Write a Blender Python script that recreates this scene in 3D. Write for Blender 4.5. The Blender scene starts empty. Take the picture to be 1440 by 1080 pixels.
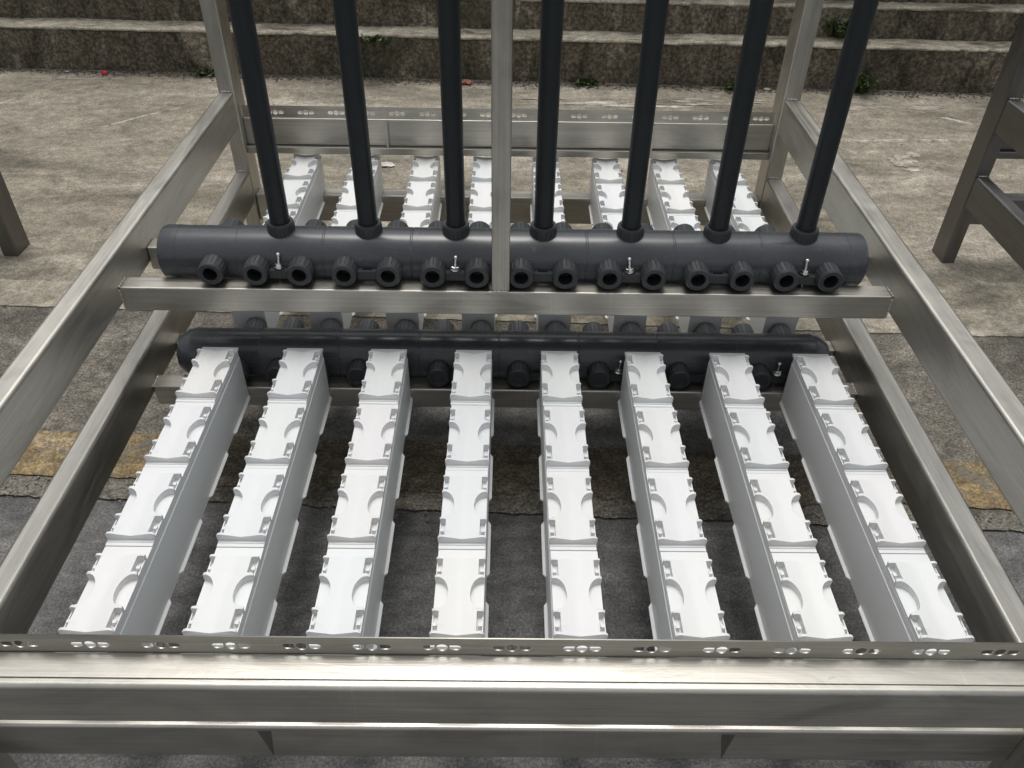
import bpy, bmesh, math, random
from mathutils import Vector, Matrix, noise

# ------------------------------------------------------------------ camera, light, exposure
S = 0.95            # metres per working unit (camera height above the upper rails)
H = 1.65            # camera height above the ground in working units
scn = bpy.context.scene
C = scn.collection

PITCH, ROLL, YAW, FPX = 0.68717, 0.017146, -0.009505, 1153.48
cam = bpy.data.cameras.new('camera')
cam.sensor_fit = 'HORIZONTAL'; cam.sensor_width = 36.0; cam.lens = FPX / 1440.0 * 36.0
cam.clip_start = 0.02; cam.clip_end = 2000
camo = bpy.data.objects.new('camera', cam); C.objects.link(camo)
_r = Vector((math.cos(YAW), math.sin(YAW), 0)); _fh = Vector((-math.sin(YAW), math.cos(YAW), 0))
_f = _fh * math.cos(PITCH) - Vector((0, 0, math.sin(PITCH))); _u = _r.cross(_f)
_r2 = _r * math.cos(ROLL) + _u * math.sin(ROLL); _u2 = _u * math.cos(ROLL) - _r * math.sin(ROLL)
_m = Matrix((_r2, _u2, -_f)).transposed().to_4x4(); _m.translation = (0, 0, H * S)
camo.matrix_world = _m
scn.camera = camo

SUN_EL, SUN_AZ = math.radians(75), math.radians(-8)      # azimuth from +Y towards +X
w = bpy.data.worlds.new('World'); scn.world = w; w.use_nodes = True
nt = w.node_tree; nt.nodes.clear()
sky = nt.nodes.new('ShaderNodeTexSky'); sky.sky_type = 'NISHITA'; sky.sun_disc = False
sky.sun_elevation = SUN_EL; sky.sun_rotation = SUN_AZ
sky.air_density = 1.0; sky.dust_density = 4.0; sky.ozone_density = 1.0
hs = nt.nodes.new('ShaderNodeHueSaturation'); hs.inputs['Saturation'].default_value = 0.18
bg = nt.nodes.new('ShaderNodeBackground'); bg.inputs['Strength'].default_value = 0.15
wo = nt.nodes.new('ShaderNodeOutputWorld')
nt.links.new(sky.outputs[0], hs.inputs['Color']); nt.links.new(hs.outputs[0], bg.inputs['Color'])
nt.links.new(bg.outputs[0], wo.inputs['Surface'])

sl = bpy.data.lights.new('sun', 'SUN'); sl.energy = 1.0; sl.angle = math.radians(22); sl.color = (1.0, 0.965, 0.91)
so = bpy.data.objects.new('sun', sl); C.objects.link(so)
sd = Vector((math.sin(SUN_AZ) * math.cos(SUN_EL), math.cos(SUN_AZ) * math.cos(SUN_EL), math.sin(SUN_EL)))
so.rotation_euler = sd.to_track_quat('Z', 'Y').to_euler(); so.location = sd * 20

scn.view_settings.view_transform = 'Standard'; scn.view_settings.look = 'None'
scn.view_settings.exposure = 0.10; scn.view_settings.gamma = 1.0
scn.view_settings.use_curve_mapping = False

# ------------------------------------------------------------------ helpers
RND = random.Random(7)
def P(x, d, z): return Vector((x * S, d * S, (H - z) * S))

def obj(name, me, parent=None, mat=None):
    o = bpy.data.objects.new(name, me); C.objects.link(o)
    if mat is not None and not me.materials: me.materials.append(mat)
    if parent is not None: o.parent = parent
    return o

def thing(name, label, cat, loc=(0, 0, 0), group=None):
    o = bpy.data.objects.new(name, None); C.objects.link(o); o.location = loc
    o.empty_display_size = 0.1
    o['label'] = label; o['category'] = cat
    if group: o['group'] = group
    bpy.context.view_layer.update()
    return o

def tag(o, label, cat, group=None):
    o['label'] = label; o['category'] = cat
    if group: o['group'] = group
    return o

def put(o, parent):
    """parent o keeping its world placement (parents are only translated)."""
    o.parent = parent; o.location = o.location - parent.location
    return o

def copy_tree(o, parent=None):
    c = o.copy(); C.objects.link(c)
    if parent is not None: c.parent = parent
    for ch in list(o.children): copy_tree(ch, c)
    return c

def smooth(me):
    for p in me.polygons: p.use_smooth = True

def bm_mesh(name, bm, sm=False):
    me = bpy.data.meshes.new(name); bmesh.ops.recalc_face_normals(bm, faces=bm.faces[:])
    bm.to_mesh(me); bm.free()
    if sm: smooth(me)
    return me

def bevelled(o, width, seg=3, angle=35):
    m = o.modifiers.new('bevel', 'BEVEL'); m.width = width; m.segments = seg
    m.limit_method = 'ANGLE'; m.angle_limit = math.radians(angle); m.harden_normals = True
    smooth(o.data)
    return o

def add_box(bm, lo, hi):
    r = bmesh.ops.create_cube(bm, size=1.0)
    c = (lo + hi) / 2; s = hi - lo
    for v in r['verts']:
        v.co = Vector((c.x + v.co.x * s.x, c.y + v.co.y * s.y, c.z + v.co.z * s.z))
    return r['verts']

def beam(name, x0, x1, d0, d1, zt, zb, mat, parent, bev=0.006, seg=3):
    """box between working-unit coordinates, origin at its centre"""
    a = P(x0, d0, zb); b = P(x1, d1, zt)
    c = (a + b) / 2
    bm = bmesh.new(); add_box(bm, a - c, b - c)
    o = obj(name, bm_mesh(name, bm), None, mat)
    o.location = c
    if parent is not None: put(o, parent)
    if bev: bevelled(o, bev, seg)
    return o

def add_cyl(bm, a, b, r0, r1=None, n=32, cap=True):
    r1 = r0 if r1 is None else r1
    ax = (b - a); L = ax.length; q = ax.to_track_quat('Z', 'Y')
    r = bmesh.ops.create_cone(bm, cap_ends=cap, cap_tris=False, segments=n, radius1=r0, radius2=r1, depth=L)
    for v in r['verts']: v.co = q @ v.co + (a + b) / 2
    return r['verts']

def add_lathe(bm, origin, axis, prof, n=32, closed=False):
    """profile list of (t along axis, radius)"""
    q = axis.normalized().to_track_quat('Z', 'Y'); rings = []
    for t, r in prof:
        if r < 1e-6: rings.append([bm.verts.new(origin + q @ Vector((0, 0, t)))])
        else: rings.append([bm.verts.new(origin + q @ Vector((r * math.cos(2 * math.pi * k / n), r * math.sin(2 * math.pi * k / n), t))) for k in range(n)])
    for A, B in zip(rings, rings[1:]):
        if len(A) == 1 and len(B) == 1: continue
        for k in range(n):
            k2 = (k + 1) % n
            if len(A) == 1: bm.faces.new((A[0], B[k], B[k2]))
            elif len(B) == 1: bm.faces.new((A[k], A[k2], B[0]))
            else: bm.faces.new((A[k], A[k2], B[k2], B[k]))

def edge_smooth(o, ang=40):
    smooth(o.data)
    m = o.modifiers.new('split', 'EDGE_SPLIT'); m.split_angle = math.radians(ang)
    return o

# ------------------------------------------------------------------ materials
def mat_new(name):
    m = bpy.data.materials.new(name); m.use_nodes = True
    return m, m.node_tree, m.node_tree.nodes['Principled BSDF']

class N:
    """tiny node helper"""
    def __init__(s, nt): s.t = nt; s.tc = None
    def coord(s, scale=(1, 1, 1), kind='Object', rot=(0, 0, 0)):
        if s.tc is None: s.tc = s.t.nodes.new('ShaderNodeTexCoord')
        mp = s.t.nodes.new('ShaderNodeMapping'); mp.inputs['Scale'].default_value = scale
        mp.inputs['Rotation'].default_value = rot
        s.t.links.new(s.tc.outputs[kind], mp.inputs['Vector']); return mp.outputs[0]
    def noise(s, vec, scale, detail=6, rough=0.6, dist=0.0, out='Fac'):
        n = s.t.nodes.new('ShaderNodeTexNoise'); n.inputs['Scale'].default_value = scale
        n.inputs['Detail'].default_value = detail; n.inputs['Roughness'].default_value = rough
        n.inputs['Distortion'].default_value = dist
        s.t.links.new(vec, n.inputs['Vector']); return n.outputs[out]
    def vor(s, vec, scale, feature='F1', rnd=1.0):
        n = s.t.nodes.new('ShaderNodeTexVoronoi'); n.feature = feature
        n.inputs['Scale'].default_value = scale; n.inputs['Randomness'].default_value = rnd
        s.t.links.new(vec, n.inputs['Vector']); return n.outputs['Distance']
    def ramp(s, fac, stops):
        r = s.t.nodes.new('ShaderNodeValToRGB'); e = r.color_ramp.elements
        while len(e) < len(stops): e.new(0.5)
        for el, (p, c) in zip(e, stops):
            el.position = p; el.color = (c if len(c) == 4 else (*c, 1)) if hasattr(c, '__len__') else (c, c, c, 1)
        s.t.links.new(fac, r.inputs['Fac']); return r.outputs['Color']
    def mix(s, fac, a, b, mode='MIX'):
        n = s.t.nodes.new('ShaderNodeMix'); n.data_type = 'RGBA'; n.blend_type = mode
        for i, v in ((0, fac), (6, a), (7, b)):
            if isinstance(v, (int, float)): n.inputs[i].default_value = v if i == 0 else (v, v, v, 1)
            elif isinstance(v, tuple): n.inputs[i].default_value = (*v, 1) if len(v) == 3 else v
            else: s.t.links.new(v, n.inputs[i])
        return n.outputs[2]
    def math(s, op, a, b=0.0):
        n = s.t.nodes.new('ShaderNodeMath'); n.operation = op
        for i, v in ((0, a), (1, b)):
            if isinstance(v, (int, float)): n.inputs[i].default_value = v
            else: s.t.links.new(v, n.inputs[i])
        return n.outputs[0]
    def bump(s, h, strength, dist, nrm=None):
        n = s.t.nodes.new('ShaderNodeBump'); n.inputs['Strength'].default_value = strength
        n.inputs['Distance'].default_value = dist; s.t.links.new(h, n.inputs['Height'])
        if nrm is not None: s.t.links.new(nrm, n.inputs['Normal'])
        return n.outputs[0]
    def link(s, a, b): s.t.links.new(a, b)

def steel(name, axis, base=(0.50, 0.482, 0.436), rough=0.43, mottle=0.5):
    m, nt, b = mat_new(name); n = N(nt)
    geo = nt.nodes.new('ShaderNodeNewGeometry'); oi = nt.nodes.new('ShaderNodeObjectInfo')
    off = nt.nodes.new('ShaderNodeVectorMath'); off.operation = 'ADD'
    comb = nt.nodes.new('ShaderNodeCombineXYZ')
    for k in range(3): nt.links.new(n.math('MULTIPLY', oi.outputs['Random'], 7.0 + 3 * k), comb.inputs[k])
    nt.links.new(geo.outputs['Position'], off.inputs[0]); nt.links.new(comb.outputs[0], off.inputs[1])
    def gc(across, along):
        sc = [across] * 3; sc[axis] = along
        mp = nt.nodes.new('ShaderNodeMapping'); mp.inputs['Scale'].default_value = sc
        nt.links.new(off.outputs[0], mp.inputs['Vector']); return mp.outputs[0]
    grain = n.noise(gc(420, 3.0), 1.0, 3, 0.6)
    streak = n.noise(gc(110, 2.2), 1.0, 5, 0.65, 0.3)
    smudge = n.noise(gc(11, 3.2), 1.0, 7, 0.66, 1.0)
    fine = n.noise(gc(46, 30), 1.0, 6, 0.7)
    dk = tuple(c * 0.80 for c in base); lt = tuple(min(1, c * 1.12) for c in base)
    col = n.ramp(smudge, [(0.33, dk), (0.50, base), (0.68, lt)])
    col = n.mix(0.20, col, n.ramp(streak, [(0.32, 0.66), (0.5, 1.0), (0.68, 1.30)]), 'MULTIPLY')
    col = n.mix(0.30, col, n.ramp(grain, [(0.3, 0.6), (0.7, 1.4)]), 'MULTIPLY')
    col = n.mix(n.ramp(fine, [(0.66, 0.0), (0.72, 0.34)]), col, (0.20, 0.17, 0.13))
    def scr(rot, thr):
        mp = nt.nodes.new('ShaderNodeMapping'); mp.inputs['Rotation'].default_value = rot; mp.inputs['Scale'].default_value = (160, 3.5, 3.5)
        nt.links.new(off.outputs[0], mp.inputs['Vector'])
        return n.ramp(n.noise(mp.outputs[0], 1.0, 2, 0.5, 0.2), [(thr, 0.0), (thr + 0.03, 1.0)])
    sc_ = n.math('MAXIMUM', scr((0.2, 0.3, 0.6), 0.70), scr((0.5, -0.4, -0.9), 0.71))
    col = n.mix(n.math('MULTIPLY', sc_, 0.16), col, tuple(min(1, c * 1.5) for c in base))
    n.link(col, b.inputs['Base Color'])
    b.inputs['Metallic'].default_value = 1.0
    rg = n.math('ADD', n.math('MULTIPLY', streak, 0.16), n.math('MULTIPLY', smudge, 0.36))
    n.link(n.math('ADD', rg, rough - 0.26), b.inputs['Roughness'])
    h = n.math('ADD', n.math('MULTIPLY', grain, 0.5), n.math('MULTIPLY', streak, 0.3))
    n.link(n.bump(h, 0.16, 0.0010, n.bump(smudge, 0.10, 0.010)), b.inputs['Normal'])
    return m

ST_X = steel('steel_brushed_along_x', 0); ST_Y = steel('steel_brushed_along_y', 1); ST_Z = steel('steel_brushed_upright', 2)
BR_X, BR_Y, BR_Z = ST_X, ST_Y, ST_Z
def weldm():
    m, nt, b = mat_new('weld_bead'); n = N(nt)
    f = n.noise(n.coord((1, 1, 1)), 220, 3)
    n.link(n.ramp(f, [(0.3, (0.42, 0.38, 0.33)), (0.7, (0.85, 0.83, 0.8))]), b.inputs['Base Color'])
    b.inputs['Metallic'].default_value = 1.0; b.inputs['Roughness'].default_value = 0.28
    n.link(n.bump(f, 0.6, 0.002), b.inputs['Normal'])
    return m
WELD = weldm()
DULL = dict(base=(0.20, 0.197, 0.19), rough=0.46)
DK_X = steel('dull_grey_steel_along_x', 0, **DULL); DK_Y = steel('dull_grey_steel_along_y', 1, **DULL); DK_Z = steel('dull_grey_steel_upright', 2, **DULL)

def plastic(name, col, rough, var=0.05, dirt=None, bump=0.0, tint=False):
    m, nt, b = mat_new(name); n = N(nt)
    f = n.noise(n.coord((1, 1, 1)), 7, 5, 0.6)
    c = n.ramp(f, [(0.3, tuple(x * (1 - var) for x in col)), (0.7, tuple(min(1, x * (1 + var)) for x in col))])
    if dirt:
        g = n.noise(n.coord((1, 1, 1)), 60, 4, 0.7)
        c = n.mix(n.ramp(g, [(0.62, 0.0), (0.75, dirt[3])]), c, dirt[:3])
    if tint:
        oi = nt.nodes.new('ShaderNodeObjectInfo')
        c = n.mix(1.0, c, n.ramp(oi.outputs['Random'], [(0.0, (1.0, 0.98, 0.98)), (0.25, (0.965, 0.98, 0.99)), (0.5, (0.975, 0.99, 0.978)), (0.75, (1.0, 0.99, 0.972)), (1.0, (0.945, 0.95, 0.955))]), 'MULTIPLY')
        sm = n.noise(n.coord((1, 1, 1)), 18, 7, 0.7, 1.5)
        c = n.mix(n.ramp(sm, [(0.58, 0.0), (0.72, 0.16)]), c, (0.50, 0.46, 0.39))
    n.link(c, b.inputs['Base Color'])
    g2 = n.noise(n.coord((3, 30, 30)), 4, 4, 0.6)
    n.link(n.math('ADD', n.math('MULTIPLY', g2, 0.22), rough - 0.1), b.inputs['Roughness'])
    if bump: n.link(n.bump(f, bump, 0.002), b.inputs['Normal'])
    return m
WHITE = plastic('white_moulded_plastic', (0.755, 0.765, 0.762), 0.48, 0.025, tint=True)
PANEL = plastic('pale_grey_plastic_sheet', (0.78, 0.79, 0.786), 0.32, 0.02, tint=True)
PVC = plastic('dark_grey_pvc', (0.052, 0.057, 0.063), 0.25, 0.2, (0.20, 0.195, 0.19, 0.45))
RISER = plastic('riser_pvc', (0.020, 0.025, 0.028), 0.36, 0.2, (0.10, 0.10, 0.095, 0.2))
RISER.node_tree.nodes['Principled BSDF'].inputs['Specular IOR Level'].default_value = 0.30
PVCD = plastic('dark_grey_ribbed_pvc', (0.034, 0.037, 0.041), 0.42, 0.18, (0.14, 0.135, 0.13, 0.35))
HOLE = plastic('dark_pvc_bore', (0.016, 0.017, 0.018), 0.55, 0.1)
m_, nt_, b_ = mat_new('bright_zinc'); b_.inputs['Base Color'].default_value = (0.75, 0.75, 0.73, 1)
b_.inputs['Metallic'].default_value = 1; b_.inputs['Roughness'].default_value = 0.22
n_ = N(nt_); n_.link(n_.bump(n_.noise(n_.coord((1, 1, 1)), 300, 2), 0.2, 0.001), b_.inputs['Normal']); ZINC = m_

def ground_mat(name, dark, mid, light, speck=0.5, streak=0.0, bump=0.6, big=0.9, crack=0.0, fine=140, wear=False):
    m, nt, b = mat_new(name); n = N(nt)
    v = n.coord((1, 1, 1)); vs = n.coord((0.5, 1.7, 1), rot=(0, 0, 0.15))
    a = n.noise(vs, big * 2.2, 9, 0.66, 0.5)
    c = n.ramp(a, [(0.35, dark), (0.47, mid), (0.53, mid), (0.65, light)])
    a2 = n.noise(n.coord((0.8, 1.4, 1), rot=(0, 0, -0.3)), big * 7.5, 8, 0.7, 0.8)
    c = n.mix(0.6, c, n.ramp(a2, [(0.34, 0.45), (0.5, 1.0), (0.64, 1.5)]), 'MULTIPLY')
    g = n.noise(v, fine, 4, 0.7)
    c = n.mix(speck, c, n.ramp(g, [(0.38, 0.38), (0.5, 0.92), (0.62, 1.6)]), 'MULTIPLY')
    g3 = n.noise(v, 26, 5, 0.7)
    c = n.mix(0.45, c, n.ramp(g3, [(0.36, 0.55), (0.64, 1.42)]), 'MULTIPLY')
    if streak:
        s = n.noise(n.coord((0.35, 6.0, 1), rot=(0, 0, 0.55)), 1.6, 7, 0.7, 1.2)
        c = n.mix(n.ramp(s, [(0.64, 0.0), (0.74, streak)]), c, tuple(min(1, x * 1.55) for x in light))
    if crack:
        dv = n.vor(n.mix(0.35, v, n.noise(v, 4, 4, out='Color')), 1.3, 'DISTANCE_TO_EDGE')
        c = n.mix(n.ramp(dv, [(0.0, crack), (0.010, 0.0)]), c, (0.03, 0.028, 0.024))
    if wear:
        wv = n.noise(v, 9, 9, 0.75, 0.6)
        c = n.mix(n.ramp(wv, [(0.50, 0.0), (0.58, 0.85)]), c, n.mix(0.8, (0.165, 0.15, 0.122), n.ramp(g, [(0.3, 0.5), (0.7, 1.5)]), 'MULTIPLY'))
    n.link(c, b.inputs['Base Color']); b.inputs['Roughness'].default_value = 0.88
    h = n.math('ADD', n.math('MULTIPLY', g, 0.6), n.math('MULTIPLY', g3, 1.0))
    n.link(n.bump(h, bump, 0.006), b.inputs['Normal'])
    return m
ASPH = ground_mat('worn_asphalt', (0.098, 0.097, 0.095), (0.145, 0.143, 0.139), (0.20, 0.196, 0.186), 0.6, 0, 0.8, 1.4, 0.0, 170)
CONC = ground_mat('brown_stained_concrete', (0.135, 0.120, 0.090), (0.245, 0.219, 0.170), (0.38, 0.346, 0.282), 0.55, 0.42, 0.6, 0.75)
ROUGHC = ground_mat('rough_grey_concrete', (0.10, 0.092, 0.075), (0.175, 0.16, 0.132), (0.28, 0.255, 0.215), 0.85, 0.0, 1.0, 1.6, 0.55)
PALE = ground_mat('pale_cement_band', (0.26, 0.235, 0.185), (0.37, 0.335, 0.265), (0.47, 0.43, 0.36), 0.45, 0, 0.6, 2.0)
YEL = ground_mat('worn_yellow_paint', (0.17, 0.125, 0.06), (0.27, 0.20, 0.10), (0.36, 0.28, 0.17), 0.8, 0, 0.8, 3.0, wear=True)
WORN_SHADED = ground_mat('shaded_brown_line', (0.085, 0.072, 0.054), (0.135, 0.113, 0.08), (0.19, 0.165, 0.125), 0.85, 0, 0.9, 3.2, 0.6)  # brown carries the rack's shade on the yellow line, besides its wear
CHALK = ground_mat('pale_cement_splash', (0.20, 0.18, 0.14), (0.36, 0.325, 0.265), (0.52, 0.48, 0.41), 0.4, 0, 0.6, 3.0)

def moss_wall(name, dark, mid, light, green):
    m, nt, b = mat_new(name); n = N(nt)
    v = n.coord((1, 1, 1)); vz = n.coord((1.6, 1.6, 0.55))
    a = n.noise(vz, 3.2, 10, 0.72, 0.8)
    c = n.ramp(a, [(0.36, dark), (0.48, mid), (0.53, mid), (0.64, light)])
    g = n.noise(v, 55, 6, 0.75)
    c = n.mix(0.75, c, n.ramp(g, [(0.40, 0.22), (0.51, 0.9), (0.61, 1.9)]), 'MULTIPLY')
    gr = n.noise(v, 2.1, 7, 0.7, 0.4)
    c = n.mix(n.ramp(gr, [(0.55, 0.0), (0.68, 0.6)]), c, green)
    n.link(c, b.inputs['Base Color']); b.inputs['Roughness'].default_value = 0.92
    n.link(n.bump(n.math('ADD', g, n.math('MULTIPLY', a, 1.5)), 0.9, 0.014), b.inputs['Normal'])
    return m
MOSS = moss_wall('mossy_stained_wall', (0.060, 0.051, 0.035), (0.150, 0.128, 0.092), (0.33, 0.29, 0.22), (0.055, 0.070, 0.03))
COPE = ground_mat('pale_weathered_coping', (0.11, 0.095, 0.065), (0.37, 0.335, 0.26), (0.52, 0.48, 0.39), 0.6, 0, 0.9, 2.2)

def leafm(name, col):
    m, nt, b = mat_new(name); n = N(nt)
    f = n.noise(n.coord((1, 1, 1)), 30, 3)
    n.link(n.ramp(f, [(0.3, tuple(x * 0.6 for x in col)), (0.7, tuple(x * 1.3 for x in col))]), b.inputs['Base Color'])
    b.inputs['Roughness'].default_value = 0.6
    return m
LEAF = leafm('weed_leaf', (0.055, 0.085, 0.022)); DRY = leafm('dry_litter', (0.075, 0.058, 0.038))
STONE = leafm('grit_stone', (0.22, 0.20, 0.17)); REDM = leafm('red_wrapper', (0.42, 0.02, 0.035)); BRICK = leafm('brick_lump', (0.30, 0.11, 0.06))
PAPER = leafm('white_scrap', (0.55, 0.52, 0.46))

# ------------------------------------------------------------------ setting: ground
SL = -0.034                                    # ground features run slightly askew to the rack
def gline(x, d0): return d0 + SL * x

def sheet(name, d0, d1, x0, x1, z, mat, jag0=0.0, jag1=0.0, step=0.02, seed=1, thick=0.0):
    """ground strip with ragged long edges"""
    bm = bmesh.new(); n = int((x1 - x0) / step); A = []; B = []
    for i in range(n + 1):
        x = x0 + (x1 - x0) * i / n
        ja = jag0 * (noise.noise(Vector((x * 6, seed, 0))) + 0.6 * noise.noise(Vector((x * 23, seed, 3))) + 0.4 * noise.noise(Vector((x * 70, seed, 5))))
        jb = jag1 * (noise.noise(Vector((x * 6, seed + 9, 0))) + 0.6 * noise.noise(Vector((x * 23, seed + 9, 3))) + 0.4 * noise.noise(Vector((x * 70, seed + 9, 5))))
        A.append(bm.verts.new((x * S, (gline(x, d0) + ja) * S, z))); B.append(bm.verts.new((x * S, (gline(x, d1) + jb) * S, z)))
    for i in range(n): bm.faces.new((A[i], A[i + 1], B[i + 1], B[i]))
    if thick:
        for i in range(n):
            a = bm.verts.new(A[i].co - Vector((0, 0, thick))); b = bm.verts.new(A[i + 1].co - Vector((0, 0, thick)))
            bm.faces.new((A[i], a, b, A[i + 1]))
    o = obj(name, bm_mesh(name, bm), None, mat)
    return o

bm = bmesh.new()
for s in ((-150, -150), (150, -150), (150, 150), (-150, 150)): bm.verts.new((s[0], s[1], 0))
bm.faces.new(bm.verts[:])
ground = obj('ground', bm_mesh('ground', bm), None, ASPH); ground['kind'] = 'structure'
gs = []
gs.append(sheet('concrete_yard', 2.45, 4.83, -16, 16, 0.004, CONC, 0.0, 0, 0.05))
gs.append(sheet('rough_pavement', 1.465, 2.36, -16, 16, 0.006, ROUGHC, 0.012, 0.0, 0.01, 4))
gs.append(sheet('cement_band', 2.343, 2.507, -16, 16, 0.011, PALE, 0.008, 0.008, 0.02, 7, 0.011))
gs.append(sheet('yellow_line', 1.537, 1.713, -16, -0.93, 0.0105, YEL, 0.010, 0.008, 0.02, 11))
gs.append(sheet('yellow_line', 1.537, 1.713, 1.13, 16, 0.0105, YEL, 0.010, 0.008, 0.02, 11))
gs.append(sheet('manifold_shade_patch', 1.715, 2.12, -0.6, 0.98, 0.0075, ASPH, 0.02, 0.02, 0.01, 17))  # dark sheet that paints in the manifold's shade on the ground
gs.append(sheet('shaded_worn_line', 1.53, 1.72, -0.95, 1.15, 0.0092, WORN_SHADED, 0.03, 0.02, 0.01, 13))  # yellow line under the rack, its shade put into the brown colour
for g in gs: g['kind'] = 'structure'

def blob(name, x, d, rx, ry, z, mat, seed, n=44, hgt=0.004):
    bm = bmesh.new(); c = bm.verts.new((x * S, d * S, z + hgt)); ring = []
    for k in range(n):
        a = 2 * math.pi * k / n
        r = 1 + 0.55 * noise.noise(Vector((math.cos(a) * 1.7, math.sin(a) * 1.7, seed))) + 0.35 * noise.noise(Vector((math.cos(a) * 6, math.sin(a) * 6, seed)))
        ring.append(bm.verts.new((x * S + math.cos(a) * rx * r * S, d * S + math.sin(a) * ry * r * S, z)))
    for k in range(n): bm.faces.new((c, ring[k], ring[(k + 1) % n]))
    return obj(name, bm_mesh(name, bm, True), None, mat)

# cement smears on the yard
_r = random.Random(21)
for x, d, rx, ry, k in ((1.877, 3.722, 0.10, 0.085, 9), (1.12, 4.47, 0.22, 0.05, 10), (0.52, 4.43, 0.30, 0.05, 12), (-2.2, 4.48, 0.04, 0.02, 2), (-1.05, 4.30, 0.12, 0.06, 4), (2.05, 4.40, 0.25, 0.06, 6), (-2.6, 3.4, 0.25, 0.2, 5)):
    for q in range(k):
        o = blob('cement_smear', x + _r.gauss(0, .55) * rx, d + _r.gauss(0, .55) * ry, rx * _r.uniform(.12, .5), ry * _r.uniform(.15, .5), 0.0048 + 0.0003 * q, CHALK, _r.uniform(0, 50), 36, 0.0015)
        o['kind'] = 'structure'
def ridge(name, pts, wid, hgt, mat, z=0.004, seed=0):
    bm = bmesh.new(); rows = []
    N_ = 60
    for i in range(N_ + 1):
        t = i / N_ * (len(pts) - 1); k = min(int(t), len(pts) - 2); f = t - k
        x = pts[k][0] * (1 - f) + pts[k + 1][0] * f; d = pts[k][1] * (1 - f) + pts[k + 1][1] * f
        d += 0.02 * noise.noise(Vector((x * 5, seed, 1))) + 0.006 * noise.noise(Vector((x * 40, seed, 1)))
        ww = wid * (0.7 + 0.8 * abs(noise.noise(Vector((x * 9, seed, 7)))))
        ends = min(1, 6 * min(i, N_ - i) / N_)
        rows.append([bm.verts.new((x * S, (d + u * ww * ends) * S, z + h_ * hgt * ends + 0.0005)) for u, h_ in ((-1, 0), (-0.4, 0.8), (0.2, 1), (1, 0))])
    for A, B in zip(rows, rows[1:]):
        for k in range(3): bm.faces.new((A[k], A[k + 1], B[k + 1], B[k]))
    o = obj(name, bm_mesh(name, bm, True), None, mat); o['kind'] = 'structure'; return o
ridge('cement_ridge', [(1.45, 3.98), (1.75, 3.94), (2.05, 3.965), (2.45, 3.975)], 0.014, 0.010, CHALK, seed=2)
ridge('cement_ridge', [(-2.95, 4.02), (-2.6, 4.42)], 0.012, 0.004, CHALK, seed=5)
ridge('cement_ridge', [(-2.05, 4.0), (-1.72, 4.3)], 0.010, 0.004, CHALK, seed=6)
ridge('cement_ridge', [(2.30, 4.30), (2.45, 4.18)], 0.016, 0.004, CHALK, seed=9)

# ------------------------------------------------------------------ terraced walls
def wall_face(bm, x0, x1, d0, zb, zt, rough, nx, nz, seed):
    g = []
    for j in range(nz + 1):
        row = []
        for i in range(nx + 1):
            x = x0 + (x1 - x0) * i / nx; z = zb + (zt - zb) * j / nz
            q = Vector((x * 2.2, z * 3, seed)); q2 = Vector((x * 11, z * 14, seed))
            dd = rough * (noise.noise(q) + 0.5 * noise.noise(q2))
            row.append(bm.verts.new((x * S, (gline(x, d0) + dd) * S, (H - z) * S)))
        g.append(row)
    for j in range(nz):
        for i in range(nx): bm.faces.new((g[j][i], g[j][i + 1], g[j + 1][i + 1], g[j + 1][i]))
    return g
def terrace(label, d0, depth, zb, zt, seed, overhang, span=9.0, name='retaining_wall'):
    t = thing(name, label, 'wall', P(0, d0, zb), 'terraced retaining walls')
    bm = bmesh.new(); th = 0.016
    nx = 360
    f = wall_face(bm, -span, span, d0, zb + 0.03, zt + th, 0.012, nx, 14, seed)
    top = [bm.verts.new((v.co.x, (gline(v.co.x / S, d0) + depth + 0.3) * S, v.co.z)) for v in f[-1]]
    for i in range(nx): bm.faces.new((f[-1][i], f[-1][i + 1], top[i + 1], top[i]))
    o = obj('wall_body', bm_mesh('wall_body', bm, True), None, MOSS); put(o, t)
    # coping: a worn slab on top, chipped front edge
    bm = bmesh.new(); rows = []
    for i in range(nx * 2 + 1):
        x = -span + 2 * span * i / (nx * 2)
        e = 0.014 * noise.noise(Vector((x * 4, seed, 2))) + 0.012 * noise.noise(Vector((x * 19, seed, 4))) + 0.006 * noise.noise(Vector((x * 60, seed, 4)))
        chip = max(0.0, noise.noise(Vector((x * 13, seed, 8))) - 0.22) * 0.05
        zz = zt + 0.010 * noise.noise(Vector((x * 3, seed, 6))) + 0.006 * noise.noise(Vector((x * 30, seed, 6)))
        y0 = gline(x, d0) - overhang + e + chip; y1 = gline(x, d0) + depth
        rows.append([bm.verts.new((x * S, yy * S, (H - z2) * S)) for yy, z2 in ((y0 + 0.006, zt + th), (y0, zt + th * 0.55), (y0 + 0.012, zz), (y0 * 0.5 + y1 * 0.5, zz + 0.004 * noise.noise(Vector((x * 9, 3, seed)))), (y1 + 0.06, zz))])
    for A, B in zip(rows, rows[1:]):
        for k in range(4): bm.faces.new((A[k], A[k + 1], B[k + 1], B[k]))
    o = obj('coping', bm_mesh('coping', bm, True), None, COPE); put(o, t)
    return t
terrace('lowest mossy concrete retaining wall with a pale ledge, behind the steel rack', 4.755, 0.15, 1.65, 1.405, 1.0, 0.012)
terrace('middle mossy retaining wall rising from the pale ledge of the lowest wall', 4.905, 0.11, 1.40, 1.238, 4.0, 0.010)
terrace('uppermost mossy retaining wall at the top edge of the view', 5.015, 0.5, 1.235, 0.62, 8.0, 0.010)
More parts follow.
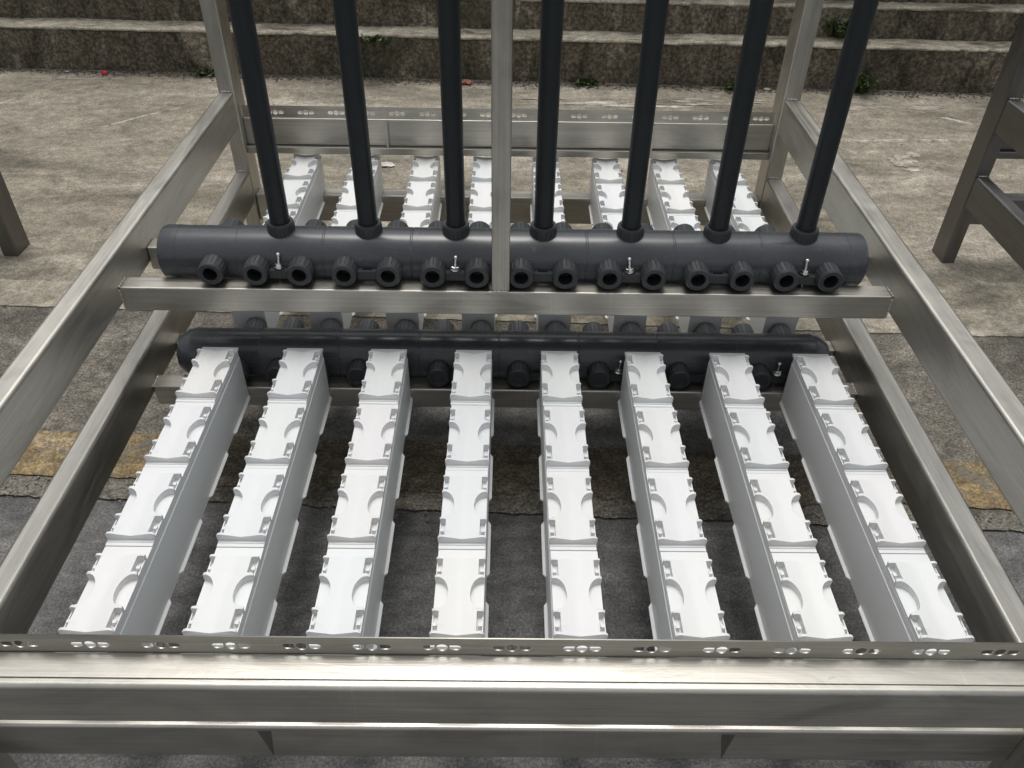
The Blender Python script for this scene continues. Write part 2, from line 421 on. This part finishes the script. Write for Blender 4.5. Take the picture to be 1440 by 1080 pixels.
def unseen_bank():  # unseen dark slope, added to dim the sky reflected in the steel
    bm = bmesh.new(); g = []; nx, ny = 140, 60
    for j in range(ny + 1):
        v_ = (j / ny) ** 1.6; row = []
        for i in range(nx + 1):
            u = i / nx * 2 - 1; x = math.copysign(abs(u) ** 1.8, u) * 120
            y = (5.4 + SL * max(-9, min(9, x / S))) * S + v_ * 60
            h = (H - 0.64) * S + 13.0 * (1 - math.exp(-v_ * 60 / 11.0))
            h += min(1, v_ * 40) * (0.5 * noise.noise(Vector((x * .5, y * .5, 0))) + 0.22 * noise.noise(Vector((x * 2, y * 2, 0))))
            row.append(bm.verts.new((x, y, h)))
        g.append(row)
    for j in range(ny):
        for i in range(nx): bm.faces.new((g[j][i], g[j][i + 1], g[j + 1][i + 1], g[j + 1][i]))
    o = obj('unseen_bank', bm_mesh('unseen_bank', bm, True), None, BANK); o['kind'] = 'structure'
BANK = moss_wall('unseen_bank_green', (0.030, 0.036, 0.016), (0.055, 0.062, 0.028), (0.10, 0.10, 0.055), (0.04, 0.06, 0.02))
unseen_bank()

# ------------------------------------------------------------------ steel racks
XL, XR, XLo, XRo = -0.925, 0.926, -0.975, 0.983
D_FR, D_BK = 0.75, 2.746                  # rails run between the posts
T = 0.0020                                # sheet thickness

def perforated(name, length, hgt, pitch, parent, mat, phase):
    """flat strip with slot / round hole / slot groups, real openings; local x along, z up"""
    cu = bpy.data.curves.new(name, 'CURVE'); cu.dimensions = '2D'; cu.fill_mode = 'BOTH'; cu.extrude = T * S / 2
    def spline(pts):
        sp = cu.splines.new('POLY'); sp.points.add(len(pts) - 1)
        for p_, q_ in zip(sp.points, pts): p_.co = (q_[0] * S, q_[1] * S, 0, 1)
        sp.use_cyclic_u = True
    L2 = length / 2
    spline([(-L2, 0), (L2, 0), (L2, hgt), (-L2, hgt)])
    zc = hgt * 0.47; x = -L2 + phase
    while x < L2 - 0.035:
        spline([(x + 0.0090 * math.cos(a), zc + 0.0090 * math.sin(a)) for a in [2 * math.pi * k / 14 for k in range(14)]])
        for sg in (-1, 1):
            a0, a1, r = 0.0112, 0.0292, 0.0062
            pts = [(x + sg * a0, zc - r), (x + sg * (a1 - r), zc - r)]
            pts += [(x + sg * (a1 - r + r * math.cos(a)), zc + r * math.sin(a)) for a in (-1.05, -0.5, 0, 0.5, 1.05)]
            pts += [(x + sg * (a1 - r), zc + r), (x + sg * a0, zc + r)]
            spline(pts)
        x += pitch
    tmp = bpy.data.objects.new('tmp_curve', cu); C.objects.link(tmp)
    dg = bpy.context.evaluated_depsgraph_get()
    me = bpy.data.meshes.new_from_object(tmp.evaluated_get(dg))
    bpy.data.objects.remove(tmp); bpy.data.curves.remove(cu)
    me.transform(Matrix.Rotation(math.pi / 2, 4, 'X'))
    me.materials.clear(); me.materials.append(mat)
    o = obj(name, me, parent)
    return o

def bead(name, a, b, r, parent):
    bm = bmesh.new(); n = max(6, int((b - a).length / 0.006)); prof = []
    L = (b - a).length
    for i in range(n * 2 + 1):
        t = i / (n * 2); prof.append((t * L, r * (0.8 + 0.22 * math.sin(i * 1.57) + 0.25 * (RND.random() - 0.5)) if 0 < i < n * 2 else 0.0))
    add_lathe(bm, Vector((0, 0, 0)), b - a, prof, 8)
    o = obj(name, bm_mesh(name, bm, True), None, WELD); o.location = a
    put(o, parent); return o

def make_rack(label, full):
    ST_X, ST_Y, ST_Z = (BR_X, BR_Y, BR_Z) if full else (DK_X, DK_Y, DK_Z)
    t = thing('steel_rack', label, 'rack', P(0, 1.7, H), 'steel racks in the yard')
    for x0, x1 in ((XLo, XL), (XR, XRo)):
        beam('upper_rail', x0, x1, D_FR, D_BK, 1.0, 1.121, ST_Y, t, 0.009, 4)
        beam('lower_rail', x0, x1, D_FR, D_BK, 1.284, 1.405, ST_Y, t, 0.009, 4)
        for d0, d1 in ((D_BK, D_BK + 0.10), (D_FR - 0.10, D_FR)):
            beam('post', x0 - 0.001, x1 + 0.001, d0, d1, -0.75, H, ST_Z, t, 0.006)
        for z in (1.0, 1.284):
            a = P(x0 + 0.008, D_BK - 0.001, z - 0.001); b = P(x1 - 0.008, D_BK - 0.001, z - 0.001); bead('weld_bead', a, b, 0.0028, t)
    # front beams
    beam('front_beam', XL, XR, 0.644, 0.703, 1.1095, 1.212, ST_X, t, 0.008, 4)
    beam('lower_front_beam', XL, XR, 0.726, 0.784, 1.3785, 1.483, ST_X, t, 0.006)
    beam('back_beam', XL, XR, 2.785, 2.838, 1.1035, 1.200, ST_X, t, 0.005)
    beam('back_beam_lip', XL, XR, 2.768, 2.838, 1.2005, 1.226, ST_X, t, 0.003)
    beam('lower_back_beam', XL, XR, 2.757, 2.815, 1.3785, 1.485, ST_X, t, 0.006)
    for x in (-0.418, 0.398):                # triangular gusset plates below the lower front beam and on the back beam
        bm = bmesh.new()
        pts = [P(x - 0.012, 0.7253, 1.388), P(x + 0.013, 0.7253, 1.388), P(x + 0.003, 0.7253, 1.478)]
        vs = [bm.verts.new(p) for p in pts]; bot = [bm.verts.new(p + Vector((0, 0.003, 0))) for p in pts]
        c = bm.verts.new(P(x + 0.002, 0.7251, 1.45))
        for k in range(3):
            bm.faces.new((vs[k], vs[(k + 1) % 3], c)); bm.faces.new((vs[k], bot[k], bot[(k + 1) % 3], vs[(k + 1) % 3]))
        o = obj('gusset_plate', bm_mesh('gusset_plate', bm), None, DK_Z); put(o, t)
    for x in (-0.43, 0.50):
        beam('stiffener_plate', x, x + 0.008, 2.772, 2.7855, 1.106, 1.200, ST_Z, t, 0)
    if not full: return t
    # perforated angle strips
    L = 1.84
    for d_up, d_lo0, d_lo1, ztop, zbot, ph in ((0.7010, 0.658, 0.699, 1.0642, 1.1088, 0.0), (2.7865, 2.789, 2.832, 1.0601, 1.1028, 0.02)):
        o = perforated('perforated_strip', L, zbot - ztop, 0.1052, None, ST_X, ph + 0.092)
        o.location = P(0, d_up, zbot); put(o, t)
        beam('angle_leg', -L / 2, L / 2, d_lo0, d_lo1, zbot - T * 0.9, zbot, ST_X, t, 0.0008, 2)
    # cross bars and the centre post
    beam('crossbar', XL, XR, 1.653, 1.704, 1.0735, 1.139, ST_X, t, 0.004)
    beam('crossbar', XL, XR, 1.842, 1.893, 1.0735, 1.139, ST_X, t, 0.004)
    beam('lower_crossbar', XL, XR, 1.653, 1.704, 1.3785, 1.44, ST_X, t, 0.004)
    beam('lower_crossbar', XL, XR, 1.842, 1.893, 1.3785, 1.44, ST_X, t, 0.004)
    beam('centre_post', -0.0365, 0.006, 1.655, 1.696, -0.75, 1.0735, ST_Z, t, 0.004)
    for x in (XL + 0.001, XR - 0.001):
        bead('weld_bead', P(x, 1.652, 1.078), P(x, 1.652, 1.136), 0.0022, t)
        bead('weld_bead', P(x, 1.652, 1.0725), P(x, 1.703, 1.0725), 0.0022, t)
        bead('weld_bead', P(x, 1.652, 1.381), P(x, 1.704, 1.3775), 0.0022, t)
    bead('weld_bead', P(-0.036, 1.6545, 1.0725), P(0.006, 1.6545, 1.0725), 0.0022, t)
    return t

rack = make_rack('large stainless steel rack in the centre, holding dark pipes and rows of white modules', True)
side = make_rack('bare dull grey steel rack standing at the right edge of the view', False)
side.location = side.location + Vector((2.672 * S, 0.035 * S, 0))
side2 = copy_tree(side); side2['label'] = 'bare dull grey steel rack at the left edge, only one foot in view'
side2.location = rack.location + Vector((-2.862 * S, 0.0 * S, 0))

# ------------------------------------------------------------------ pipe manifolds
PITCHN = 0.1052; XN0 = -0.5454 - 1.5 * PITCHN       # first nozzle
DC, RP = 1.765, 0.066
nozzle_me = {}
def nozzle_mesh(key, length, r, bore, capped):
    if key in nozzle_me: return nozzle_me[key]
    bm = bmesh.new(); n = 40
    prof = [(0, r * 0.86), (length * 0.30, r * 0.86), (length * 0.31, r), (length - 0.003, r), (length, r - 0.0025)]
    if capped: prof += [(length, r * 0.62), (length - 0.003, r * 0.58), (length - 0.003, 0)]
    else: prof += [(length, bore + 0.0015), (length - 0.0015, bore), (length - 0.05, bore * 0.92), (length - 0.05, 0)]
    add_lathe(bm, Vector((0, 0, 0)), Vector((0, -1, 0)), prof, n)
    # moulded ribs along the socket
    ax = Vector((0, -1, 0))
    for k in range(20):
        a = 2 * math.pi * k / 20
        c = Vector((math.cos(a) * r, 0, math.sin(a) * r)); tq = Vector((-math.sin(a), 0, math.cos(a)))
        for t0, t1 in ((length * 0.34, length - 0.010),):
            v = [bm.verts.new(c * q_ + tq * s_ * 0.0013 + ax * t_) for q_, s_, t_ in ((0.995, -1, t0), (0.995, -1, t1), (1.028, 0, t1 - 0.001), (1.028, 0, t0 + 0.002), (0.995, 1, t0), (0.995, 1, t1))]
            bm.faces.new((v[0], v[1], v[2], v[3])); bm.faces.new((v[3], v[2], v[5], v[4]))
    me = bm_mesh('nozzle', bm); me.materials.append(PVCD); me.materials.append(HOLE)
    for p in me.polygons:
        c = p.center
        if not capped and math.hypot(c.x, c.z) < bore * 0.99 and -c.y < length - 0.02: p.material_index = 1
    nozzle_me[key] = me
    return me
def shared(name, key, builder, store={}):
    if key not in store: store[key] = builder()
    return store[key]

def make_manifold(label, zc, x0, x1, risers, front_caps, rounded):
    base = P(0, DC, zc)
    t = thing('pipe_manifold', label, 'pipe', base, 'dark grey pipe manifolds')
    # main pipe with end caps
    bm = bmesh.new(); R_ = RP * S; L0 = x0 * S; L1 = x1 * S; cap = 0.042
    if rounded: prof = [(0, 0), (0.0, R_ * 0.45), (0.008, R_ * 0.72), (0.028, R_ * 0.93), (0.05, R_)]
    else: prof = [(0, 0), (0.0, R_ * 0.90), (0.004, R_ * 0.975), (0.010, R_ * 1.012), (cap, R_ * 1.012), (cap + 0.001, R_)]
    Lt = L1 - L0
    prof = prof + [(Lt - a, r) for a, r in reversed(prof)]
    add_lathe(bm, Vector((L0, 0, 0)), Vector((1, 0, 0)), prof, 64)
    o = obj('main_pipe', bm_mesh('main_pipe', bm), t, PVC); edge_smooth(o, 25)
    # glued tee sockets: a slightly proud sleeve round each pair of branches
    for k in range(7):
        xc = (XN0 + (1.5 + 2 * k) * PITCHN) * S; hw = PITCHN * S * 0.995
        bm = bmesh.new(); rr = R_ * 1.014
        add_lathe(bm, Vector((xc - hw, 0, 0)), Vector((1, 0, 0)), [(0, R_ * 0.99), (0.0, rr - 0.001), (0.002, rr), (2 * hw - 0.003, rr), (2 * hw - 0.001, rr - 0.001), (2 * hw - 0.001, R_ * 0.99)], 64)
        o = obj('tee_sleeve', bm_mesh('tee_sleeve', bm), t, PVC); edge_smooth(o, 25)
    rn = 0.0297 * S
    ln = (DC - 1.6605) * S
    for k in range(15):
        x = (XN0 + k * PITCHN) * S
        odd = k % 2 == 0
        if not front_caps:
            o = obj('nozzle', nozzle_mesh('open', ln, rn, rn * 0.57, False), t); o.location = (x, 0, 0); o.rotation_euler.y = RND.uniform(-.2, .2)
            if k == 0: edge_smooth_once(o)
        else:
            o = obj('nozzle', nozzle_mesh('capped', ln, rn, 0, True), t); o.location = (x, 0, 0)
        o = obj('nozzle', nozzle_mesh('rear', ln + 0.019, rn, 0, True), t); o.location = (x, 0, 0); o.rotation_euler.z = math.pi
    # mounting tabs with and without bolts
    for k in range(7):
        x = (XN0 + (1.5 + 2 * k) * PITCHN) * S
        def tab():
            bm = bmesh.new(); L = 0.062
            # flat lug with a slot: four bars round an opening
            wx, y0, y1, h0, h1 = 0.0235, -R_ * 0.80, -R_ - 0.016, -0.002, 0.0065
            for lo, hi in (((-wx, y1, h0), (-0.011, y0, h1)), ((0.011, y1, h0), (wx, y0, h1)), ((-0.0112, y1, h0), (0.0112, y1 + 0.008, h1)), ((-0.0112, y1 + 0.015, h0), (0.0112, y0, h1))):
                add_box(bm, Vector(lo), Vector(hi))
            add_box(bm, Vector((-wx + 0.002, y1 + 0.0005, h0 - 0.012)), Vector((wx - 0.002, y1 + 0.005, h0 - 0.0002)))
            return bm_mesh('mounting_tab', bm)
        me = shared('mounting_tab', 'tab', tab)
        o = obj('mounting_tab', me, t, PVCD); o.location = (x, 0, -0.006)
        if k % 2 == 0:
            yb = -R_ - 0.0045
            def bolt():
                bm = bmesh.new(); add_lathe(bm, Vector((0, 0, 0)), Vector((0, 0, 1)), [(-0.032, 0), (-0.032, 0.0040)] + [(0.0 + 0.002 * i, 0.0046 if i % 2 else 0.0053) for i in range(18)] + [(0.0365, 0.003), (0.037, 0)], 12)
                return bm_mesh('bolt', bm, True)
            def nut():
                bm = bmesh.new(); add_lathe(bm, Vector((0, 0, 0)), Vector((0, 0, 1)), [(0, 0.0052), (0, 0.0115), (0.0016, 0.0115), (0.0018, 0.0052)], 20)
                add_lathe(bm, Vector((0, 0, 0.0018)), Vector((0, 0, 1)), [(0, 0.005), (0, 0.0095), (0.0065, 0.0095), (0.0070, 0.0075), (0.0070, 0.005)], 6)
                return bm_mesh('nut', bm)
            b = obj('bolt', shared('bolt', 'bolt', bolt), t, ZINC); b.location = (x + RND.uniform(-.003, .003), yb, 0.002)
            b.rotation_euler = (RND.uniform(-.08, .08), RND.uniform(-.12, .12), RND.uniform(0, 3))
            n_o = obj('nut', shared('nut', 'nut', nut), b, ZINC); n_o.location = (0, 0, 0.001)
    if risers:
        rr = 0.0233 * S; top = (zc + 0.75) * S
        for k in range(7):
            x = (XN0 + (1.5 + 2 * k) * PITCHN) * S
            def riser():
                bm = bmesh.new(); zb = R_ * 0.55
                add_lathe(bm, Vector((0, 0, 0)), Vector((0, 0, 1)), [(zb, rr * .9), (zb, rr), (top - 0.002, rr), (top, rr - 0.002), (top, rr * 0.86), (top - 0.1, rr * 0.86), (top - 0.1, 0)], 40)
                return bm_mesh('riser', bm)
            def collar():
                bm = bmesh.new(); rc = rr * 1.36; z1 = (zc - 0.951) * S; z0 = R_ * 0.62
                add_lathe(bm, Vector((0, 0, 0)), Vector((0, 0, 1)), [(z0, rc * 1.02), (z1 - 0.006, rc * 1.02), (z1 - 0.002, rc), (z1, rc * 0.96), (z1, rr * 1.04), (z1 - 0.01, rr * 1.01)], 40)
                for q in range(22):
                    a = 2 * math.pi * q / 22; c = Vector((math.cos(a), math.sin(a), 0)); tq = Vector((-c.y, c.x, 0))
                    v = [bm.verts.new(c * rc * f_ + tq * s_ * 0.0012 + Vector((0, 0, zz))) for f_, s_, zz in ((1.015, -1, z0), (1.015, -1, z1 - 0.008), (1.045, 0, z1 - 0.009), (1.045, 0, z0), (1.015, 1, z0), (1.015, 1, z1 - 0.008))]
                    bm.faces.new((v[0], v[1], v[2], v[3])); bm.faces.new((v[3], v[2], v[5], v[4]))
                return bm_mesh('collar', bm)
            r_o = obj('riser_pipe', shared('riser', 'riser', riser), t, RISER); r_o.location = (x, 0, 0)
            c_o = obj('collar', shared('collar', 'collar', collar), r_o, PVCD)
            if k == 0: SM.append(r_o.data); SM.append(c_o.data)
    return t
SM = []
def edge_smooth_once(o): SM.append(o.data)

make_manifold('upper dark grey pipe manifold with seven tall riser pipes, lying on the crossbar', 1.0395, -0.838, 0.868, True, False, False)
make_manifold('lower dark grey pipe manifold beneath the crossbar, behind the front white rows', 1.3475, -0.878, 0.868, False, True, True)
for me in list(nozzle_me.values()) + SM:
    smooth(me)
    try: me.set_sharp_from_angle(angle=math.radians(30))
    except Exception: pass

# ------------------------------------------------------------------ white module bars
RW = 0.0905; MP = 0.2135                   # bar width and module pitch
ZR, ZBASE, ZBOT = 1.234, 1.2545, 1.405
def module_mesh():
    """saddle clip: concave raised block with side slots and half-round notches; local y from far (0) to near (-MP)"""
    bm = bmesh.new(); w2 = RW / 2; st = []
    L = MP
    e = 0.0006
    slot = 0.0115; cdep = 0.0245
    rib = w2 + 0.0012
    # stations: (y fraction from far end, half width)
    def s(y, hw): st.append((y, hw))
    y_far, r1, r2, y_near = 0.145, 0.365, 0.685, 0.925
    s(y_far, rib); s(y_far + 0.022, rib - 0.0005); s(y_far + 0.026, w2 - slot); s(r1 - 0.030, w2 - slot); s(r1 - 0.026, rib - 0.0005); s(r1, rib)
    for k in range(1, 14):
        a = math.pi * k / 14
        s(r1 + (r2 - r1) * (0.5 - 0.5 * math.cos(a)), rib - 0.002 - cdep * math.sin(a) ** 0.8)
    s(r2, rib); s(r2 + 0.024, rib - 0.0005); s(r2 + 0.028, w2 - slot); s(y_near - 0.028, w2 - slot); s(y_near - 0.022, rib); s(y_near, rib + 0.001)
    us = [-1, -0.96, -0.9, -0.82, -0.6, -0.3, 0, 0.3, 0.6, 0.82, 0.9, 0.96, 1]
    top = []; bot = []
    for y, hw in st:
        tr = []; br = []
        for u in us:
            x = u * hw; q = abs(x) / w2
            z = ZR - 0.0 + 0.0085 * max(0.0, 1 - q) ** 0.9 * 1.0      # dips towards the middle
            z += 0.0042 * max(0, (q - 0.84) / 0.18) ** 2
            tr.append(bm.verts.new(((x) * S, -y * L * S, (ZBASE - z) * S)))
            br.append(bm.verts.new((x * 0.985 * S, -y * L * S, -0.0005)))
        top.append(tr); bot.append(br)
    for A, B in zip(top, top[1:]):
        for k in range(len(us) - 1): bm.faces.new((A[k], A[k + 1], B[k + 1], B[k]))
    for i in range(len(st) - 1):
        for k in (0, len(us) - 1):
            bm.faces.new((top[i][k], top[i + 1][k], bot[i + 1][k], bot[i][k]))
    for i in (0, len(st) - 1):
        for k in range(len(us) - 1): bm.faces.new((top[i][k], top[i][k + 1], bot[i][k + 1], bot[i][k]))
    # floor plate, edge lips in the slots, pegs and the joint bar in front of the near wall
    def bx(x0, x1, y0, y1, z0, z1): add_box(bm, Vector((x0 * S, -y1 * L * S, z0 * S)), Vector((x1 * S, -y0 * L * S, z1 * S)))
    bx(-w2, w2, 0.004, 0.996, -0.0045, 0.0012)
    bx(-w2 + 0.0005, w2 - 0.0005, 0.950, 0.957, 0.0012, 0.0030)
    for sg in (-1, 1):
        for a, b in ((y_far + 0.02, r1 - 0.02), (r2 + 0.02, y_near - 0.02)):
            xa, xb = sorted((sg * (w2 - 0.0018), sg * (w2 + 0.0004))); bx(xa, xb, a, b, 0.001, 0.0062)
            m_ = a + (b - a) * 0.55
            xa, xb = sorted((sg * (w2 - 0.0085), sg * (w2 - 0.0015))); bx(xa, xb, m_ - 0.016, m_ + 0.016, 0.001, 0.0105)
    me = bm_mesh('saddle_clip', bm); me.materials.append(WHITE)
    smooth(me)
    try: me.set_sharp_from_angle(angle=math.radians(38))
    except Exception: pass
    return me
MOD = module_mesh()
def tongue_mesh():
    bm = bmesh.new(); a = 0.0; L = MP * 0.71 * S; w_ = 0.0062 * S; h = 0.005 * S
    pts = [(0, 0), (w_, -0.008), (w_, -L + 0.008), (0, -L)]
    vs = [bm.verts.new((x, y, 0)) for x, y in pts]; f = bm.faces.new(vs)
    r = bmesh.ops.extrude_face_region(bm, geom=[f])
    for v in r['geom']:
        if isinstance(v, bmesh.types.BMVert): v.co.z += h * (1.0 if v.co.x < w_ * 0.5 else 0.45)
    me = bm_mesh('flange_strip', bm); me.materials.append(WHITE); return me
TONG = tongue_mesh()
def body_mesh(L, notch_far, notch_near):
    """extruded channel; the ends that lie on a beam are notched to sit on it"""
    bm = bmesh.new(); w2 = (RW / 2 - 0.0006) * S; hgt = (ZBOT - ZBASE) * S - 0.0045 * S
    nz = (ZBOT - 1.378) * S
    st = [(0, nz if notch_far else 0)]
    if notch_far: st += [(-notch_far * S, nz), (-notch_far * S - 0.0005, 0)]
    if notch_near: st += [(-L + notch_near * S + 0.0005, 0), (-L + notch_near * S, nz)]
    st += [(-L, nz if notch_near else 0)]
    loops = []
    for y, zb in st:
        prof = [(-w2 - 0.0012, zb), (w2 + 0.0012, zb), (w2 + 0.0012, hgt - 0.016), (w2, hgt - 0.0145), (w2, hgt), (-w2, hgt), (-w2, hgt - 0.0145), (-w2 - 0.0012, hgt - 0.016)]
        loops.append([bm.verts.new((x, y, z)) for x, z in prof])
    bm.faces.new(loops[0]); bm.faces.new(loops[-1])
    for A, B in zip(loops, loops[1:]):
        for k in range(8):
            k2 = (k + 1) % 8; bm.faces.new((A[k], A[k2], B[k2], B[k]))
    me = bm_mesh('channel_body', bm); me.materials.append(PANEL); return me
ORD = ['leftmost', 'second from left', 'third from left', 'fourth from left', 'fifth from left', 'sixth from left', 'seventh from left', 'rightmost']
def make_bar(far, L, front):
    base = P(0, far, ZBOT)
    t = thing('module_bar', '', 'plastic bar', base)
    b = obj('channel_body', body_mesh(L * S, 0.0 if front else 0.060, 0.0165 if front else 0.0), t)
    b.location = (0, (-0.011 if front else -0.007) * S, 0)
    for k in range(4):
        m = obj('saddle_clip', MOD, t); m.location = (RND.uniform(-.001, .001), -k * MP * S + RND.uniform(-.001, .001), (ZBOT - ZBASE) * S); m.rotation_euler.z = RND.uniform(-.006, .006)
        for sg in (-1, 1):
            f = obj('flange_strip', TONG, t); f.location = (sg * (RW / 2 + 0.0006) * S, -(k + (0.06 if front or k else 0.33)) * MP * S, 0.001)
            if sg < 0: f.scale.x = -1
    return t
XB0, XBP = -0.7225, 0.2139
for front in (True, False):
    proto = make_bar(1.662 if front else 2.822, 1.651 - 0.770 if front else 2.815 - 1.896, front)
    for i in range(8):
        o = proto if i == 0 else copy_tree(proto)
        o.location = P(XB0 + XBP * i, (1.662 if front else 2.822), ZBOT)
        o.location.x += RND.uniform(-.0015, .0015)
        o.rotation_euler.z = RND.uniform(-.0015, .0015)
        o['label'] = (ORD[i] + ' white four-module plastic bar in the row nearest the camera') if front else (ORD[i] + ' white plastic module bar in the far row behind the riser pipes')
        o['group'] = 'white module bars in front of the manifold' if front else 'white module bars behind the manifold'

# ------------------------------------------------------------------ small things on the ground
def scatter(name, n, pos, size, mat, kind, label, cat, seed):
    r = random.Random(seed); bm = bmesh.new()
    for _ in range(n):
        x, y, z = pos(r); s = size * r.uniform(0.4, 1.3)
        if kind == 'leaf':
            a = r.uniform(0, 6.28); d = Vector((math.cos(a), math.sin(a), 0)); e = Vector((-d.y, d.x, 0))
            up = Vector((0, 0, 1)); t1 = r.uniform(0, .7) * s; t2 = r.uniform(-.1, .5) * s
            c = Vector((x, y, z + 0.002))
            v = [bm.verts.new(c - d * s + up * t1), bm.verts.new(c + e * s * 0.45), bm.verts.new(c + d * s + up * t2), bm.verts.new(c - e * s * 0.45)]
            bm.faces.new((v[0], v[1], v[2])); bm.faces.new((v[0], v[2], v[3]))
        else:
            rr = bmesh.ops.create_icosphere(bm, subdivisions=1, radius=s)
            q = Vector((r.uniform(.6, 1.3), r.uniform(.6, 1.3), r.uniform(.4, .8)))
            for v in rr['verts']:
                k = 1 + 0.25 * (r.random() - .5); v.co = Vector((v.co.x * q.x * k, v.co.y * q.y * k, v.co.z * q.z * k)) + Vector((x, y, z + s * .3))
    o = obj(name, bm_mesh(name, bm), None, mat); o['kind'] = 'stuff'; tag(o, label, cat); return o
def base_pos(r):
    x = r.uniform(-5.5, 5.5); d = gline(x, 4.755) - 0.015 - abs(r.gauss(0, 0.045)); return x * S, d * S, 0.004
scatter('leaf_litter', 3000, base_pos, 0.010, DRY, 'leaf', 'dry brown leaf litter along the foot of the lowest wall', 'litter', 1)
scatter('grit', 900, base_pos, 0.005, STONE, 'stone', 'pale grit scattered along the foot of the lowest wall', 'grit', 2)
def yard_pos(r):
    x = r.uniform(-3, 3); d = r.uniform(0.6, 4.4); return x * S, d * S, 0.005
scatter('loose_stones', 500, yard_pos, 0.0026, STONE, 'stone', 'tiny loose stones scattered over the yard paving', 'stones', 3)
def yard_leaf(r):
    x = r.uniform(-4, 4); d = r.uniform(2.6, 4.7); return x * S, d * S, 0.005
scatter('yard_litter', 170, yard_leaf, 0.007, DRY, 'leaf', 'dry leaf scraps and twigs scattered over the brown concrete yard', 'litter', 14)
def crack_pos(r):
    x = r.uniform(-2.2, 2.2); d = gline(x, 1.50) + r.gauss(0, 0.035) + 0.03 * math.sin(x * 5); return x * S, d * S, 0.009
scatter('rubble', 700, crack_pos, 0.0032, STONE, 'stone', 'crumbled grit along the broken pavement edge under the rack', 'rubble', 5)

def weed(x, d, z, h, n, seed, label, spread=1.0):
    r = random.Random(seed); t = thing('weed', label, 'weed', P(x, d, z), 'weeds growing at the walls')
    bm = bmesh.new()
    for _ in range(n):
        a = r.uniform(0, 6.28); lean = r.uniform(.15, 1.0) * spread; hh = h * r.uniform(.4, 1.1) * S; wd = r.uniform(.004, .010)
        d_ = Vector((math.cos(a), math.sin(a) - .35, 0)); e = Vector((-d_.y, d_.x, 0)).normalized(); o_ = Vector((r.gauss(0, .018) * spread, -abs(r.gauss(0, .012)), 0))
        p0 = o_; p1 = o_ + d_ * hh * lean * .4 + Vector((0, 0, hh * .6)); p2 = o_ + d_ * hh * lean * .9 + Vector((0, 0, hh * r.uniform(.6, 1)))
        v = [bm.verts.new(p0 - e * wd * .3), bm.verts.new(p0 + e * wd * .3), bm.verts.new(p1 + e * wd), bm.verts.new(p1 - e * wd), bm.verts.new(p2)]
        bm.faces.new((v[0], v[1], v[2], v[3])); bm.faces.new((v[3], v[2], v[4]))
        for q in range(3):
            c = p1.lerp(p2, r.random()); dd = Vector((r.gauss(0, 1), r.gauss(0, 1) - .3, r.gauss(0, .6))).normalized() * wd * 2.6
            ee = dd.cross(Vector((.3, .2, 1))).normalized() * wd
            vv = [bm.verts.new(c), bm.verts.new(c + dd * .5 + ee), bm.verts.new(c + dd), bm.verts.new(c + dd * .5 - ee)]; bm.faces.new(vv)
    obj('leaves', bm_mesh('leaves', bm), t, LEAF)
    return t
weed(0.78, 4.70, H, 0.08, 30, 1, 'low green weed at the wall foot, right of the centre post', 1.2)
weed(0.45, 4.72, H, 0.045, 50, 2, 'flat green weed at the wall foot beside the fourth riser pipe', 1.6)
weed(1.98, 4.66, H, 0.13, 90, 3, 'bushy green weed at the wall foot near the right riser pipe', 1.2)
weed(1.86, 4.83, 1.40, 0.13, 90, 4, 'green weed growing on the pale ledge near the right riser pipe', 1.2)
weed(-0.74, 4.745, 1.44, 0.045, 60, 5, 'green moss tuft hanging on the lowest wall between two left riser pipes', 1.5)
weed(-1.75, 4.79, H, 0.045, 40, 6, 'low green weed at the wall foot, left of the rack post', 1.5)
weed(1.28, 4.67, H, 0.06, 40, 8, 'small green weed at the wall foot beside the right back post', 1.3)

def lump(name, x, d, size, mat, seed, label, cat, z=0.005, flat=0.5, sub=2):
    r = random.Random(seed); bm = bmesh.new(); rr = bmesh.ops.create_icosphere(bm, subdivisions=sub, radius=size)
    for v in rr['verts']:
        k = 1 + 0.55 * noise.noise(v.co * (1.6 / size) + Vector((seed, 0, 0)))
        v.co = Vector((v.co.x * k * 1.3, v.co.y * k, v.co.z * k * flat))
    mz = min(v.co.z for v in rr['verts'])
    for v in rr['verts']: v.co.z -= mz
    o = obj(name, bm_mesh(name, bm), None, mat); o.location = (x * S, d * S, z); tag(o, label, cat); return o
lump('crumpled_wrapper', -2.323, 4.765, 0.017, REDM, 3, 'crumpled red wrapper lying at the foot of the left wall', 'wrapper', flat=.6)
lump('brick_lump', -0.24, 4.69, 0.022, BRICK, 5, 'small orange brick lump at the wall foot left of the centre post', 'brick')
lump('paper_scrap', -0.565, 3.60, 0.024, PAPER, 7, 'white scrap on the ground between far bars, the nearer of two', 'scrap', flat=.18)
lump('paper_scrap', -0.555, 3.75, 0.020, PAPER, 9, 'white scrap on the ground between far bars, the farther of two', 'scrap', flat=.18)
lump('paper_scrap', -2.55, 4.80, 0.009, PAPER, 11, 'tiny white scrap at the wall foot left of the red wrapper', 'scrap', flat=.4)
lump('paper_scrap', 1.46, 4.66, 0.014, PAPER, 13, 'white scrap at the wall foot beside the right riser pipe', 'scrap', flat=.35)
